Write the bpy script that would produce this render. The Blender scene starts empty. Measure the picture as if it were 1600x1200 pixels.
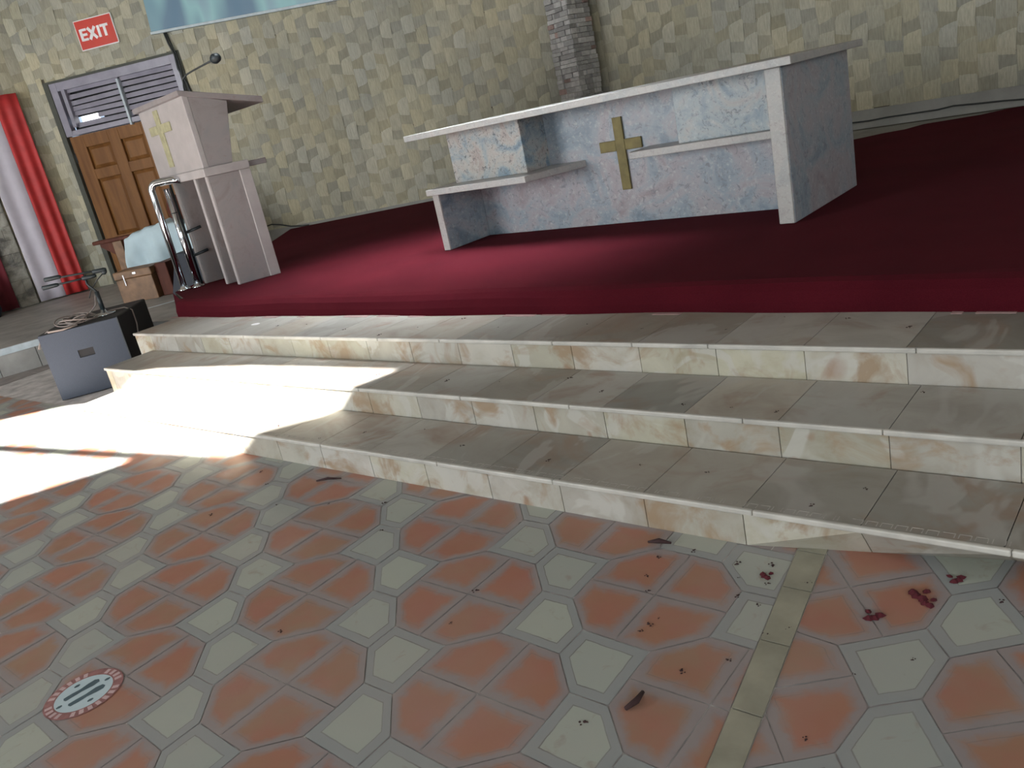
import bpy, bmesh, math, random
from mathutils import Vector, Matrix
random.seed(7)
S = bpy.context.scene
COL = S.collection
EYE = 1.63

# ------------------------------------------------------------------ camera
cam_d = bpy.data.cameras.new('camera'); cam = bpy.data.objects.new('camera', cam_d); COL.objects.link(cam)
right = Vector((0.76306292, 0.61386301, -0.20225526))
down = Vector((0.04786879, -0.36574854, -0.92948189))
fwd = Vector((-0.64454912, 0.69957145, -0.30847403))
m = Matrix((( right.x, -down.x, -fwd.x, 0), (right.y, -down.y, -fwd.y, 0), (right.z, -down.z, -fwd.z, EYE), (0, 0, 0, 1)))
cam.matrix_world = m
cam_d.sensor_width = 36; cam_d.lens = 36*1305/1600; cam_d.clip_start = .05; cam_d.clip_end = 200
S.camera = cam
S.view_settings.view_transform = 'Standard'; S.view_settings.look = 'None'
S.view_settings.gamma = 1; S.view_settings.exposure = 0.0; S.view_settings.use_curve_mapping = False

# ------------------------------------------------------------------ light
W = bpy.data.worlds.new('sky'); S.world = W; W.use_nodes = True
W.node_tree.nodes['Background'].inputs[0].default_value = (.62, .78, 1, 1)
W.node_tree.nodes['Background'].inputs[1].default_value = 1.0
SUN = Vector((-1.0, .75, -1.05)).normalized()
sd = bpy.data.lights.new('sun', 'SUN'); sd.energy = 75; sd.angle = math.radians(.65); sd.color = (1, .97, .92)
so = bpy.data.objects.new('sun', sd); COL.objects.link(so)
so.rotation_euler = SUN.to_track_quat('-Z', 'Y').to_euler(); so.location = (6, -5, 9)

def area(name, loc, target, sx, sy, power, color=(1, 1, 1), spread=180):
    l = bpy.data.lights.new(name, 'AREA'); l.shape = 'RECTANGLE'; l.size = sx; l.size_y = sy
    l.energy = power; l.color = color; l.spread = math.radians(spread)
    o = bpy.data.objects.new(name, l); COL.objects.link(o); o.location = loc
    o.rotation_euler = (Vector(target)-Vector(loc)).to_track_quat('-Z', 'Y').to_euler()
    return o
area('window_daylight', (-9.0, -5.6, 2.6), (-8.6, 6, 1.4), 4.0, 2.6, 620, (.95, .98, 1.0))
area('doorway_daylight', (1.2, -5.6, 2.2), (-2.0, 6, 1.2), 3.2, 2.4, 260, (.95, .98, 1.0))
area('side_fill', (6.2, 1.5, 2.6), (-5.0, 6.5, 1.0), 3.0, 2.2, 190, (.95, .98, 1.0))  # added fill for the altar's right side; the wall has no opening here
area('roof_light', (-4.85, 4.75, 4.85), (-4.85, 4.75, 0), 3.0, 1.9, 78, (.9, .95, 1.0), 34)

# ------------------------------------------------------------------ helpers
class MB:
    def __init__(s): s.v = []; s.f = []; s.c = []
    def poly(s, pts, cols=None):
        n = len(s.v); s.v += [tuple(p) for p in pts]; s.f.append(tuple(range(n, n+len(pts))))
        s.c += list(cols) if cols else [(1, 1, 1, 1)]*len(pts)
    def hexa(s, p, col=None, faces='all'):
        # p: 8 corners, bottom 0-3 ccw, top 4-7
        n = len(s.v); s.v += [tuple(q) for q in p]; s.c += [col or (1, 1, 1, 1)]*8
        for f in ((3, 2, 1, 0), (4, 5, 6, 7), (0, 1, 5, 4), (1, 2, 6, 5), (2, 3, 7, 6), (3, 0, 4, 7)):
            s.f.append(tuple(n+i for i in f))
    def box(s, x0, x1, y0, y1, z0, z1, col=None):
        s.hexa([(x0, y0, z0), (x1, y0, z0), (x1, y1, z0), (x0, y1, z0), (x0, y0, z1), (x1, y0, z1), (x1, y1, z1), (x0, y1, z1)], col)
    def tube(s, pts, r, n=10, caps=True, col=None):
        pts = [Vector(p) for p in pts]; rings = []
        rr = r if isinstance(r, (list, tuple)) else [r]*len(pts)
        up = Vector((0, 0, 1)); prev = None
        for i, p in enumerate(pts):
            t = (pts[min(i+1, len(pts)-1)]-pts[max(i-1, 0)]).normalized()
            if prev is None:
                a = t.cross(up)
                if a.length < 1e-3: a = t.cross(Vector((1, 0, 0)))
                a.normalize()
            else:
                a = (prev-t*prev.dot(t)).normalized()
            prev = a; b = t.cross(a)
            base = len(s.v)
            for k in range(n):
                th = 2*math.pi*k/n
                s.v.append(tuple(p+(a*math.cos(th)+b*math.sin(th))*rr[i])); s.c.append(col or (1, 1, 1, 1))
            rings.append(base)
        for i in range(len(pts)-1):
            for k in range(n):
                k2 = (k+1) % n
                s.f.append((rings[i]+k, rings[i]+k2, rings[i+1]+k2, rings[i+1]+k))
        if caps:
            s.f.append(tuple(rings[0]+k for k in range(n))[::-1]); s.f.append(tuple(rings[-1]+k for k in range(n)))
    def lathe(s, c, prof, n=24):
        # prof: list (r, z), around vertical axis at c
        base = []
        for r, z in prof:
            base.append(len(s.v))
            for k in range(n):
                th = 2*math.pi*k/n
                s.v.append((c[0]+r*math.cos(th), c[1]+r*math.sin(th), c[2]+z)); s.c.append((1, 1, 1, 1))
        for i in range(len(prof)-1):
            for k in range(n):
                k2 = (k+1) % n
                s.f.append((base[i]+k, base[i]+k2, base[i+1]+k2, base[i+1]+k))
        s.f.append(tuple(base[0]+k for k in range(n))[::-1]); s.f.append(tuple(base[-1]+k for k in range(n)))
    def build(s, name, mat, parent=None, bevel=0, smooth=False, seg=2, fix=True):
        me = bpy.data.meshes.new(name); me.from_pydata(s.v, [], s.f)
        ca = me.color_attributes.new('tint', 'FLOAT_COLOR', 'POINT')
        ca.data.foreach_set('color', [x for c in s.c for x in c])
        me.materials.append(mat)
        if fix:
            bm = bmesh.new(); bm.from_mesh(me); bmesh.ops.recalc_face_normals(bm, faces=bm.faces); bm.to_mesh(me); bm.free()
        o = bpy.data.objects.new(name, me); COL.objects.link(o)
        if parent: o.parent = parent; o.matrix_parent_inverse = Matrix.Translation(-parent.location) if parent.type == 'EMPTY' else Matrix()
        if bevel:
            b = o.modifiers.new('bevel', 'BEVEL'); b.width = bevel; b.segments = seg; b.limit_method = 'ANGLE'; b.angle_limit = math.radians(40)
        if smooth:
            for p in me.polygons: p.use_smooth = True
        return o

def tag(o, label=None, cat=None, group=None, kind=None):
    if label: o['label'] = label
    if cat: o['category'] = cat
    if group: o['group'] = group
    if kind: o['kind'] = kind
    return o
def empty(name, loc, label, cat, group=None):
    o = bpy.data.objects.new(name, None); COL.objects.link(o); o.location = loc; o.empty_display_size = .1
    return tag(o, label, cat, group)
def struct(o): o['kind'] = 'structure'; return o

# frames: a vertical plane given by an origin and a horizontal direction; F(a, out, z) -> world
class Fr:
    def __init__(s, P, d, n=None, z=0):
        s.P = Vector((P[0], P[1])); s.d = Vector(d).normalized()
        s.n = Vector(n).normalized() if n else Vector((s.d.y, -s.d.x)); s.z = z
    def __call__(s, a, o, z):
        q = s.P+s.d*a+s.n*o; return Vector((q.x, q.y, z+s.z))
    def box(s, mb, a0, a1, o0, o1, z0, z1, col=None):
        mb.hexa([s(a0, o0, z0), s(a1, o0, z0), s(a1, o1, z0), s(a0, o1, z0), s(a0, o0, z1), s(a1, o0, z1), s(a1, o1, z1), s(a0, o1, z1)], col)

# ------------------------------------------------------------------ materials
class NM:
    def __init__(s, name, rough=.6, metal=0, spec=.5):
        s.m = bpy.data.materials.new(name); s.m.use_nodes = True; s.t = s.m.node_tree; s.n = s.t.nodes; s.l = s.t.links
        s.b = s.n['Principled BSDF']; s.b.inputs['Roughness'].default_value = rough; s.b.inputs['Metallic'].default_value = metal
        s.b.inputs['Specular IOR Level'].default_value = spec
        s.tc = s.n.new('ShaderNodeTexCoord')
    def link(s, a, b): s.l.new(a, b)
    def noise(s, scale, detail=4, rough=.55, dist=0, vec=None, mp=None):
        n = s.n.new('ShaderNodeTexNoise'); n.inputs['Scale'].default_value = scale; n.inputs['Detail'].default_value = detail
        n.inputs['Roughness'].default_value = rough; n.inputs['Distortion'].default_value = dist
        v = vec or s.tc.outputs['Object']
        if mp:
            q = s.n.new('ShaderNodeMapping'); q.inputs['Scale'].default_value = mp; s.link(v, q.inputs[0]); v = q.outputs[0]
        s.link(v, n.inputs['Vector']); return n.outputs['Fac']
    def ramp(s, fac, stops, interp='LINEAR'):
        r = s.n.new('ShaderNodeValToRGB'); r.color_ramp.interpolation = interp
        e = r.color_ramp.elements
        while len(e) < len(stops): e.new(.5)
        for i, (p, c) in enumerate(stops): e[i].position = p; e[i].color = (*c, 1) if len(c) == 3 else c
        s.link(fac, r.inputs[0]); return r.outputs[0]
    def mix(s, fac, a, b, mode='MIX'):
        x = s.n.new('ShaderNodeMix'); x.data_type = 'RGBA'; x.blend_type = mode
        for v, i in ((fac, 0), (a, 6), (b, 7)):
            if hasattr(v, 'links'): s.link(v, x.inputs[i])
            else: x.inputs[i].default_value = v if i == 0 else (*v, 1)
        return x.outputs[2]
    def math(s, op, a, b=0):
        x = s.n.new('ShaderNodeMath'); x.operation = op
        for v, i in ((a, 0), (b, 1)):
            if hasattr(v, 'links'): s.link(v, x.inputs[i])
            else: x.inputs[i].default_value = v
        return x.outputs[0]
    def attr(s, name='tint'):
        a = s.n.new('ShaderNodeAttribute'); a.attribute_name = name; return a
    def base(s, c):
        if hasattr(c, 'links'): s.link(c, s.b.inputs['Base Color'])
        else: s.b.inputs['Base Color'].default_value = (*c, 1)
    def bump(s, h, strength=.3, dist=.01):
        b = s.n.new('ShaderNodeBump'); b.inputs['Strength'].default_value = strength; b.inputs['Distance'].default_value = dist
        s.link(h, b.inputs['Height']); s.link(b.outputs[0], s.b.inputs['Normal'])

def plain(name, c, rough=.6, metal=0, var=.12, scale=12, bump=0, spec=.5):
    k = NM(name, rough, metal, spec); f = k.noise(scale, 5)
    k.base(k.ramp(f, [(.3, tuple(x*(1-var) for x in c)), (.7, tuple(min(1, x*(1+var)) for x in c))]))
    if bump: k.bump(k.noise(scale*8, 4), bump, .004)
    return k.m

M = {}
k = NM('woven_reed', .65, 0, .3)
f = k.noise(70, 4, .6, 0, mp=(1, 1, .12))
c = k.mix(1.0, k.attr().outputs['Color'], k.ramp(f, [(.3, (.80, .80, .80)), (.7, (1.12, 1.12, 1.12))]), 'MULTIPLY')
c = k.mix(1.0, c, k.ramp(k.noise(.9, 3), [(.35, (.86, .88, .90)), (.65, (1.08, 1.05, .98))]), 'MULTIPLY')
k.base(c); k.bump(f, .3, .004); M['weave'] = k.m
M['weave_back'] = plain('reed_shadow_gap', (.10, .085, .06), .9)
M['plaster'] = plain('grey_plaster', (.30, .30, .28), .85, 0, .15, 4, .2)
M['room_plaster'] = plain('room_plaster', (.36, .34, .30), .9, 0, .1, 2)
M['ceiling'] = plain('ceiling_board', (.34, .31, .26), .9, 0, .1, 2)

def granite(name, stops, dark, scale=6, tint=None):
    k = NM(name, .38, 0, .45)
    f = k.noise(scale, 6, .62, 1.2)
    c = k.ramp(f, stops)
    sp = k.noise(scale*7, 6, .8, 1.0)
    c = k.mix(k.ramp(sp, [(.54, (0, 0, 0)), (.62, (.85, .85, .85))]), c, dark)
    sp2 = k.noise(scale*13, 5, .7)
    c = k.mix(k.math('MULTIPLY', k.ramp(sp2, [(.55, (0, 0, 0)), (.7, (1, 1, 1))]), .5), c, (.55, .56, .56))
    k.base(c); return k.m
M['granite'] = granite('blue_grey_granite', [(.30, (.13, .18, .23)), (.45, (.26, .31, .35)), (.56, (.33, .32, .34)), (.70, (.28, .24, .25))], (.17, .18, .20), 2.6)
M['granite_light'] = granite('pale_granite_edge', [(.3, (.31, .33, .33)), (.55, (.40, .39, .37)), (.75, (.35, .33, .32))], (.30, .28, .27), 5)
M['granite_speck'] = granite('dark_speckled_granite', [(.34, (.16, .24, .30)), (.45, (.32, .36, .37)), (.56, (.40, .38, .35)), (.70, (.32, .27, .25))], (.06, .07, .08), 4)
M['granite_mid'] = granite('mottled_blue_granite', [(.34, (.16, .23, .28)), (.48, (.30, .35, .37)), (.58, (.36, .36, .35)), (.70, (.30, .27, .27))], (.10, .12, .13), 3.2)
k = NM('pink_marble', .35, 0, .5)
f = k.noise(3, 6, .6, 1.5)
c = k.ramp(f, [(.3, (.22, .19, .19)), (.5, (.28, .25, .25)), (.7, (.24, .23, .235))])
c = k.mix(k.ramp(k.noise(22, 5, .7), [(.6, (0, 0, 0)), (.72, (1, 1, 1))]), c, (.24, .18, .17)); k.base(c); M['marble'] = k.m
M['marble_pale'] = plain('pale_pink_marble', (.37, .34, .335), .35, 0, .1, 6)
M['brass'] = plain('dull_brass', (.15, .125, .045), .55, .35, .25, 12)
M['brass_pale'] = plain('worn_brass', (.36, .34, .21), .5, .1, .2, 20)
k = NM('maroon_carpet', .95, 0, .04)
f = k.noise(2.0, 5, .6); g = k.noise(260, 3, .7)
c = k.ramp(f, [(.3, (.052, .0034, .0080)), (.7, (.076, .0055, .0115))])
k.base(k.mix(.35, c, k.ramp(g, [(.3, (.018, .002, .004)), (.7, (.085, .014, .019))]))); k.bump(g, .6, .006)
k.b.inputs['Sheen Weight'].default_value = .04; k.b.inputs['Sheen Roughness'].default_value = .5; k.b.inputs['Sheen Tint'].default_value = (.8, .3, .35, 1)
M['carpet'] = k.m

# stone step tiles: tint carries per-tile tone; brown mineral blotches
k = NM('stone_tread', .5, 0, .45)
c = k.mix(1.0, k.attr().outputs['Color'], k.ramp(k.noise(3.2, 5, .6, .8), [(.3, (.80, .76, .72)), (.5, (1, .98, .95)), (.7, (1.1, 1.1, 1.08))]), 'MULTIPLY')
c = k.mix(k.ramp(k.noise(2.4, 4, .6, 1.0), [(.52, (0, 0, 0)), (.68, (.7, .7, .7))]), c, (.24, .165, .12))
c = k.mix(k.ramp(k.noise(1.7, 3, .6, 1.4, mp=(1.3, .7, 1)), [(.56, (0, 0, 0)), (.60, (.55, .55, .55))]), c, (.36, .35, .325))
k.base(c); k.bump(k.noise(30, 4), .15, .003); M['tread'] = k.m
k = NM('stone_riser', .6, 0, .4)
c = k.mix(1.0, k.attr().outputs['Color'], k.ramp(k.noise(5, 5, .6, .6), [(.3, (.82, .78, .70)), (.5, (1, 1, 1)), (.7, (1.12, 1.12, 1.12))]), 'MULTIPLY')
c = k.mix(k.ramp(k.noise(3.1, 3, .55, 1.2), [(.54, (0, 0, 0)), (.59, (.6, .6, .6))]), c, (.44, .435, .40))
c = k.mix(k.ramp(k.noise(3.8, 5, .6, .9), [(.51, (0, 0, 0)), (.64, (.85, .85, .85))]), c, (.27, .19, .115))
c = k.mix(k.ramp(k.noise(4.6, 2, .5, .5), [(.66, (0, 0, 0)), (.74, (.7, .7, .7))]), c, (.24, .125, .07))
k.base(c); M['riser'] = k.m
M['nosing'] = plain('worn_pale_nosing', (.43, .42, .38), .5, 0, .2, 6)
M['joint'] = plain('cement_joint', (.36, .34, .31), .9, 0, .2, 30)

# floor tiles: tint.r = 1 in the tile centre, 0 on its rim; tint.g random; tint.b = 1 for pale tiles
k = NM('cement_floor_tile', .5, 0, .4)
a = k.attr(); sep = k.n.new('ShaderNodeSeparateColor'); k.link(a.outputs['Color'], sep.inputs[0])
t = k.math('ADD', sep.outputs[0], k.math('MULTIPLY', k.math('SUBTRACT', k.noise(16, 5, .6, .5), .5), .55))
rnd = sep.outputs[1]
inner_r = k.mix(rnd, (.34, .15, .095), (.29, .175, .115))
inner_r = k.mix(k.ramp(k.noise(7, 4), [(.4, (0, 0, 0)), (.7, (.7, .7, .7))]), inner_r, (.34, .135, .10))
red = k.mix(k.ramp(t, [(.14, (0, 0, 0)), (.42, (1, 1, 1))]), (.26, .225, .22), inner_r)
inner_p = k.mix(rnd, (.36, .385, .33), (.31, .33, .30))
inner_p = k.mix(k.ramp(k.noise(9, 4, .6, 1), [(.6, (0, 0, 0)), (.75, (.6, .6, .6))]), inner_p, (.25, .20, .15))
t2 = k.math('ADD', sep.outputs[0], k.math('MULTIPLY', k.math('SUBTRACT', k.noise(20, 3), .5), .06))
pale = k.mix(k.ramp(t2, [(.27, (0, 0, 0)), (.31, (1, 1, 1))]), (.265, .28, .275), inner_p)
c = k.mix(sep.outputs[2], red, pale)
ln = k.ramp(t2, [(.262, (0, 0, 0)), (.278, (1, 1, 1)), (.292, (1, 1, 1)), (.305, (0, 0, 0))])
ln = k.math('MULTIPLY', ln, k.math('ADD', k.math('MULTIPLY', sep.outputs[2], .45), k.math('MULTIPLY', k.ramp(k.noise(3, 2), [(.45, (0, 0, 0)), (.6, (1, 1, 1))]), .4)))
c = k.mix(ln, c, (.12, .11, .10))
c = k.mix(k.ramp(k.noise(1.3, 4, .6), [(.45, (0, 0, 0)), (.8, (.35, .35, .35))]), c, (.36, .31, .28))
k.base(c); k.bump(k.noise(40, 4), .12, .003)
k.link(k.ramp(k.noise(5, 4), [(.3, (.38, .38, .38)), (.7, (.62, .62, .62))]), k.b.inputs['Roughness'])
M['tile'] = k.m
M['grout'] = plain('pale_grout', (.42, .40, .39), .85, 0, .35, 6)
M['strip'] = plain('olive_beige_strip_tile', (.27, .26, .20), .6, 0, .18, 7, .1)
M['side_stone'] = plain('brown_grey_stone', (.30, .30, .285), .5, 0, .3, 3, .1)
M['side_floor'] = plain('dusty_brown_tile', (.20, .175, .165), .5, 0, .3, 4)
M['blue_white'] = plain('white_painted_edge', (.52, .60, .64), .5)
k = NM('varnished_wood', .5, 0, .25)
f = k.noise(9, 6, .6, .6, mp=(1, 1, .08))
k.base(k.ramp(f, [(.3, (.15, .062, .018)), (.7, (.26, .118, .036))])); M['wood'] = k.m
k = NM('dark_wood', .5, 0, .15); f = k.noise(9, 6, .6, .6, mp=(1, 1, .1))
k.base(k.ramp(f, [(.3, (.07, .022, .016)), (.7, (.13, .045, .028))])); M['wood_dark'] = k.m
M['wood_light'] = plain('worn_brown_wood', (.20, .11, .055), .5, 0, .3, 9)
M['louvre'] = plain('lilac_grey_gloss_paint', (.30, .29, .35), .28, 0, .15, 5)
M['dark'] = plain('soot_black', (.02, .02, .022), .8)
M['frame_dark'] = plain('dark_bronze_frame', (.06, .065, .05), .6)
M['black'] = plain('black_plastic', (.014, .022, .026), .45)
M['cab'] = plain('black_textured_cabinet', (.018, .018, .019), .7, 0, .2, 60, .3)
k = NM('slate_grille', .6, .0, .2); f = k.noise(400, 2)
k.base(k.ramp(f, [(.3, (.045, .056, .078)), (.7, (.07, .084, .11))])); M['grille'] = k.m
M['chrome'] = plain('polished_steel', (.62, .66, .70), .12, 1, .05, 4)
M['cable'] = plain('grey_cable', (.26, .22, .20), .6)
M['cable_dark'] = plain('dark_cable', (.035, .04, .04), .6)
M['red_cloth'] = plain('red_satin', (.50, .035, .035), .6, 0, .2, 5)
M['white_cloth'] = plain('off_white_satin', (.58, .55, .62), .6, 0, .06, 5)
M['darkred_cloth'] = plain('dark_red_cloth', (.12, .012, .02), .85, 0, .3, 3)
M['blue_cloth'] = plain('pale_blue_sheet', (.52, .66, .72), .8, 0, .08, 4)
M['navy'] = plain('navy_black', (.012, .018, .032), .6)
M['sign_red'] = plain('sign_red', (.62, .045, .025), .4, 0, .04)
M['sign_white'] = plain('sign_white', (.92, .90, .90), .4, 0, .02)
M['white_paint'] = plain('white_paint', (.80, .80, .80), .5)
M['dot_dark'] = plain('sticker_slate_ink', (.06, .10, .12), .6)
M['sticker_red'] = plain('faded_sticker_red', (.26, .12, .115), .6, 0, .3, 30)
M['sticker_white'] = plain('sticker_pale_blue', (.45, .56, .60), .5, 0, .05)
M['sticker_pink'] = plain('sticker_faded_pink', (.50, .36, .36), .5, 0, .05)
M['lint'] = plain('maroon_lint', (.07, .006, .012), .95)
M['dirt'] = plain('dark_dirt', (.035, .015, .015), .9)
k = NM('screen_reflection', .12, 0, .5)
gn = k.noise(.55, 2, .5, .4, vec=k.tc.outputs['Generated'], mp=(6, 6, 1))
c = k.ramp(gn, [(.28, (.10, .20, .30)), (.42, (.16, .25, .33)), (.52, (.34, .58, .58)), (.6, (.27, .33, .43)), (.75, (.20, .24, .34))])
k.base((.03, .05, .07)); k.link(c, k.b.inputs['Emission Color']); k.b.inputs['Emission Strength'].default_value = .62; M['screen'] = k.m  # reflections in the glass imitated by weak bluish emission bands

# ------------------------------------------------------------------ room walls
LEFT = Fr((-10.97, 7.47), (.852, .524))           # wall with the door, a from -3.11 to 4.93
BACK = Fr((-3.6, 10.1), (1, 0))                   # wall behind the altar
SIDE = Fr((-13.62, 5.84), (.27, .963))            # curtained wall, a <= 0
ZC = 4.95

def weave(fr, a0, a1, z0, z1, skip=None, P=.165):
    # skip: (a0, a1, z1) of an opening that reaches the ground
    mb = MB(); n = max(1, int(round((a1-a0)/P))); w = (a1-a0)/n; h = .172
    for i in range(n):
        for j in range(int((z1-z0)/h)+1):
            ca = a0+(i+.5)*w+random.uniform(-.008, .008); cz = z0+(j+.5)*h+random.uniform(-.008, .008)
            vert = (i+j) % 2 == 0
            if vert: hw, hh, bul = w*.50*random.uniform(.95, 1.06), h*.72, .020
            else: hw, hh, bul = w*.70, h*.52*random.uniform(.9, 1.05), .008
            la, ha_, lz = a0, a1, z0
            if skip:
                s0, s1, sz = skip
                if ca-hw > s0 and ca+hw < s1 and cz+hh < sz: continue
                if cz+hh < sz:
                    if ca < (s0+s1)/2: ha_ = s0 if ca+hw > s0 else a1
                    elif ca-hw < s1: la = s1
                elif s0 < ca+hw and ca-hw < s1:
                    if s0 < ca < s1: lz = sz
                    elif ca <= s0 and cz < sz: ha_ = s0
                    elif ca >= s1 and cz < sz: la = s1
            g = random.uniform(.89, 1.10)*(1.0 if vert else .80)
            tone = random.random()
            col = (.44*g*(1+.06*tone), .437*g, .372*g*(1-.15*tone), 1)
            nx, nz = (4, 3) if vert else (3, 3)
            sk = random.uniform(-.012, .012); base = len(mb.v)
            for q in range(nz+1):
                for p in range(nx+1):
                    u = 2*p/nx-1; v = 2*q/nz-1
                    if vert: d = bul*(1-.55*u*u)*(1-.85*v*v) + sk*u*.5
                    else: d = bul*(1-.5*v*v)*(1-.8*u*u)
                    zz = min(max(cz+v*hh, lz), z1); aa = min(max(ca+u*hw+sk*v, la), ha_)
                    mb.v.append(tuple(fr(aa, .006+d, zz))); mb.c.append(col)
            for q in range(nz):
                for p in range(nx):
                    b = base+q*(nx+1)+p; mb.f.append((b, b+1, b+nx+2, b+nx+1))
    return mb

wl = MB()
for a0, a1, z0, z1 in ((-3.11, -2.84, 0, ZC), (-.64, 4.93, 0, ZC), (-2.84, -.64, 3.32, ZC)):
    LEFT.box(wl, a0, a1+(.08 if a1 > 4 else 0), -.2, 0, z0, z1)
w_left = struct(wl.build('wall_left', M['weave_back']))
wp = weave(LEFT, -3.11, 4.93, .3, ZC, (-2.85, -.63, 3.34)); o = wp.build('woven_reed_facing', M['weave'], w_left, smooth=True, fix=False)
wb = MB(); BACK.box(wb, -3.30, 3.15, -.2, 0, 0, ZC)
w_back = struct(wb.build('wall_back', M['weave_back']))
weave(BACK, -3.15, 3.15, .80, ZC, P=.175).build('woven_reed_facing', M['weave'], w_back, smooth=True, fix=False)
ws = MB(); SIDE.box(ws, -12.5, 0, -.2, 0, 0, ZC)
w_side = struct(ws.build('wall_side', M['room_plaster']))
weave(SIDE, -3.6, 0, .3, ZC).build('woven_reed_facing', M['weave'], w_side, smooth=True, fix=False)
k = NM('rough_stone_cladding', .85, 0, .2)
c = k.ramp(k.noise(3.5, 4, .6, .8), [(.35, (.13, .125, .115)), (.5, (.30, .29, .25)), (.65, (.42, .41, .37))])
k.base(c); k.bump(k.noise(6, 5), .8, .05); M['cladding'] = k.m
cl = MB()
for i in range(9):
    for j in range(11):
        a_ = -3.4+i*.28+(.14 if j % 2 else 0); b_ = min(a_+.283, -.90); d_ = random.uniform(.06, .11)
        if b_ > a_+.03: SIDE.box(cl, a_, b_, .0, d_, .3+j*.2, .3+j*.2+.203)
cl.build('stone_cladding', M['cladding'], w_side, bevel=.012)
RIGHT = Fr((-.45, 10.1), (.852, -.524))
wr = MB(); RIGHT.box(wr, 0, 8.0, -.2, 0, 0, ZC); struct(wr.build('wall_right', M['room_plaster']))
wf = MB()
for x0, x1, z0, z1 in ((-18, -11, 0, ZC), (-11, -7, 0, 1.3), (-11, -7, 3.9, ZC), (-7, -.4, 0, ZC), (-.4, 2.8, 3.4, ZC), (2.8, 7, 0, ZC)):
    wf.box(x0, x1, -6.0, -5.8, z0, z1)
wf.box(6.4, 6.6, -6, 6.2, 0, ZC)
struct(wf.build('wall_front', M['room_plaster']))
bb = MB(); BACK.box(bb, -3.15, 3.15, 0, .035, .6, .80)
struct(bb.build('baseboard_back', M['plaster']))
bb = MB(); LEFT.box(bb, -.5, 4.93, 0, .03, .3, .635)
struct(bb.build('baseboard_left', M['plaster']))

# ceiling; unseen holes are added, traced back from the sun patches they shape
def clip_poly(poly, px, py, nx, ny, keep=1):
    out = []
    for i in range(len(poly)):
        p, q = poly[i], poly[(i+1) % len(poly)]
        dp = (p[0]-px)*nx+(p[1]-py)*ny; dq = (q[0]-px)*nx+(q[1]-py)*ny
        if dp*keep >= 0: out.append(p)
        if (dp > 0) != (dq > 0) and abs(dp-dq) > 1e-9:
            s_ = dp/(dp-dq); out.append(tuple(p[i_]+(q[i_]-p[i_])*s_ for i_ in range(len(p))))
    return out
def up_to(p, z=ZC+.02):
    t = (z-p[2])/-SUN.z; return (p[0]-SUN.x*t, p[1]-SUN.y*t)
HOLES = [
    [up_to(p) for p in ((-8.6, 1.72, 0), (-4.62, 2.36, 0), (-4.45, 2.40, .15), (-4.09, 2.73, .15), (-3.92, 2.78, .3), (-3.80, 3.13, .3), (-5.27, 3.05, .3), (-6.30, 2.88, .3), (-7.63, 2.61, 0))],
    [up_to(p) for p in ((-8.6, 1.56, 0), (-5.37, 2.10, 0), (-5.45, 1.92, 0), (-5.75, 1.38, 0), (-8.6, .30, 0))]]
def convex_cut(polys, hole):
    # remove a (roughly convex) hole from a list of convex polys, by halfplane splitting
    area2 = sum(hole[i][0]*hole[(i+1) % len(hole)][1]-hole[(i+1) % len(hole)][0]*hole[i][1] for i in range(len(hole)))
    if area2 < 0: hole = hole[::-1]
    out = []
    for poly in polys:
        rest = poly
        for i in range(len(hole)):
            p, q = hole[i], hole[(i+1) % len(hole)]
            nx, ny = q[1]-p[1], -(q[0]-p[0])
            o_ = clip_poly(rest, p[0], p[1], nx, ny, 1)
            if len(o_) >= 3: out.append(o_)
            rest = clip_poly(rest, p[0], p[1], nx, ny, -1)
            if len(rest) < 3: break
    return out
def hull(pts):
    pts = sorted(set(pts))
    def half(ps):
        h = []
        for p in ps:
            while len(h) > 1 and (h[-1][0]-h[-2][0])*(p[1]-h[-2][1])-(h[-1][1]-h[-2][1])*(p[0]-h[-2][0]) <= 0: h.pop()
            h.append(p)
        return h
    a, b = half(pts), half(pts[::-1]); return a[:-1]+b[:-1]
polys = [[(-18, -6.2), (7, -6.2), (7, 12.5), (-18, 12.5)]]
for h in HOLES: polys = convex_cut(polys, hull(h))
cb = MB()
for p in polys: cb.poly([(x, y, ZC) for x, y in p])
struct(cb.build('ceiling', M['ceiling'], fix=False))

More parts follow.
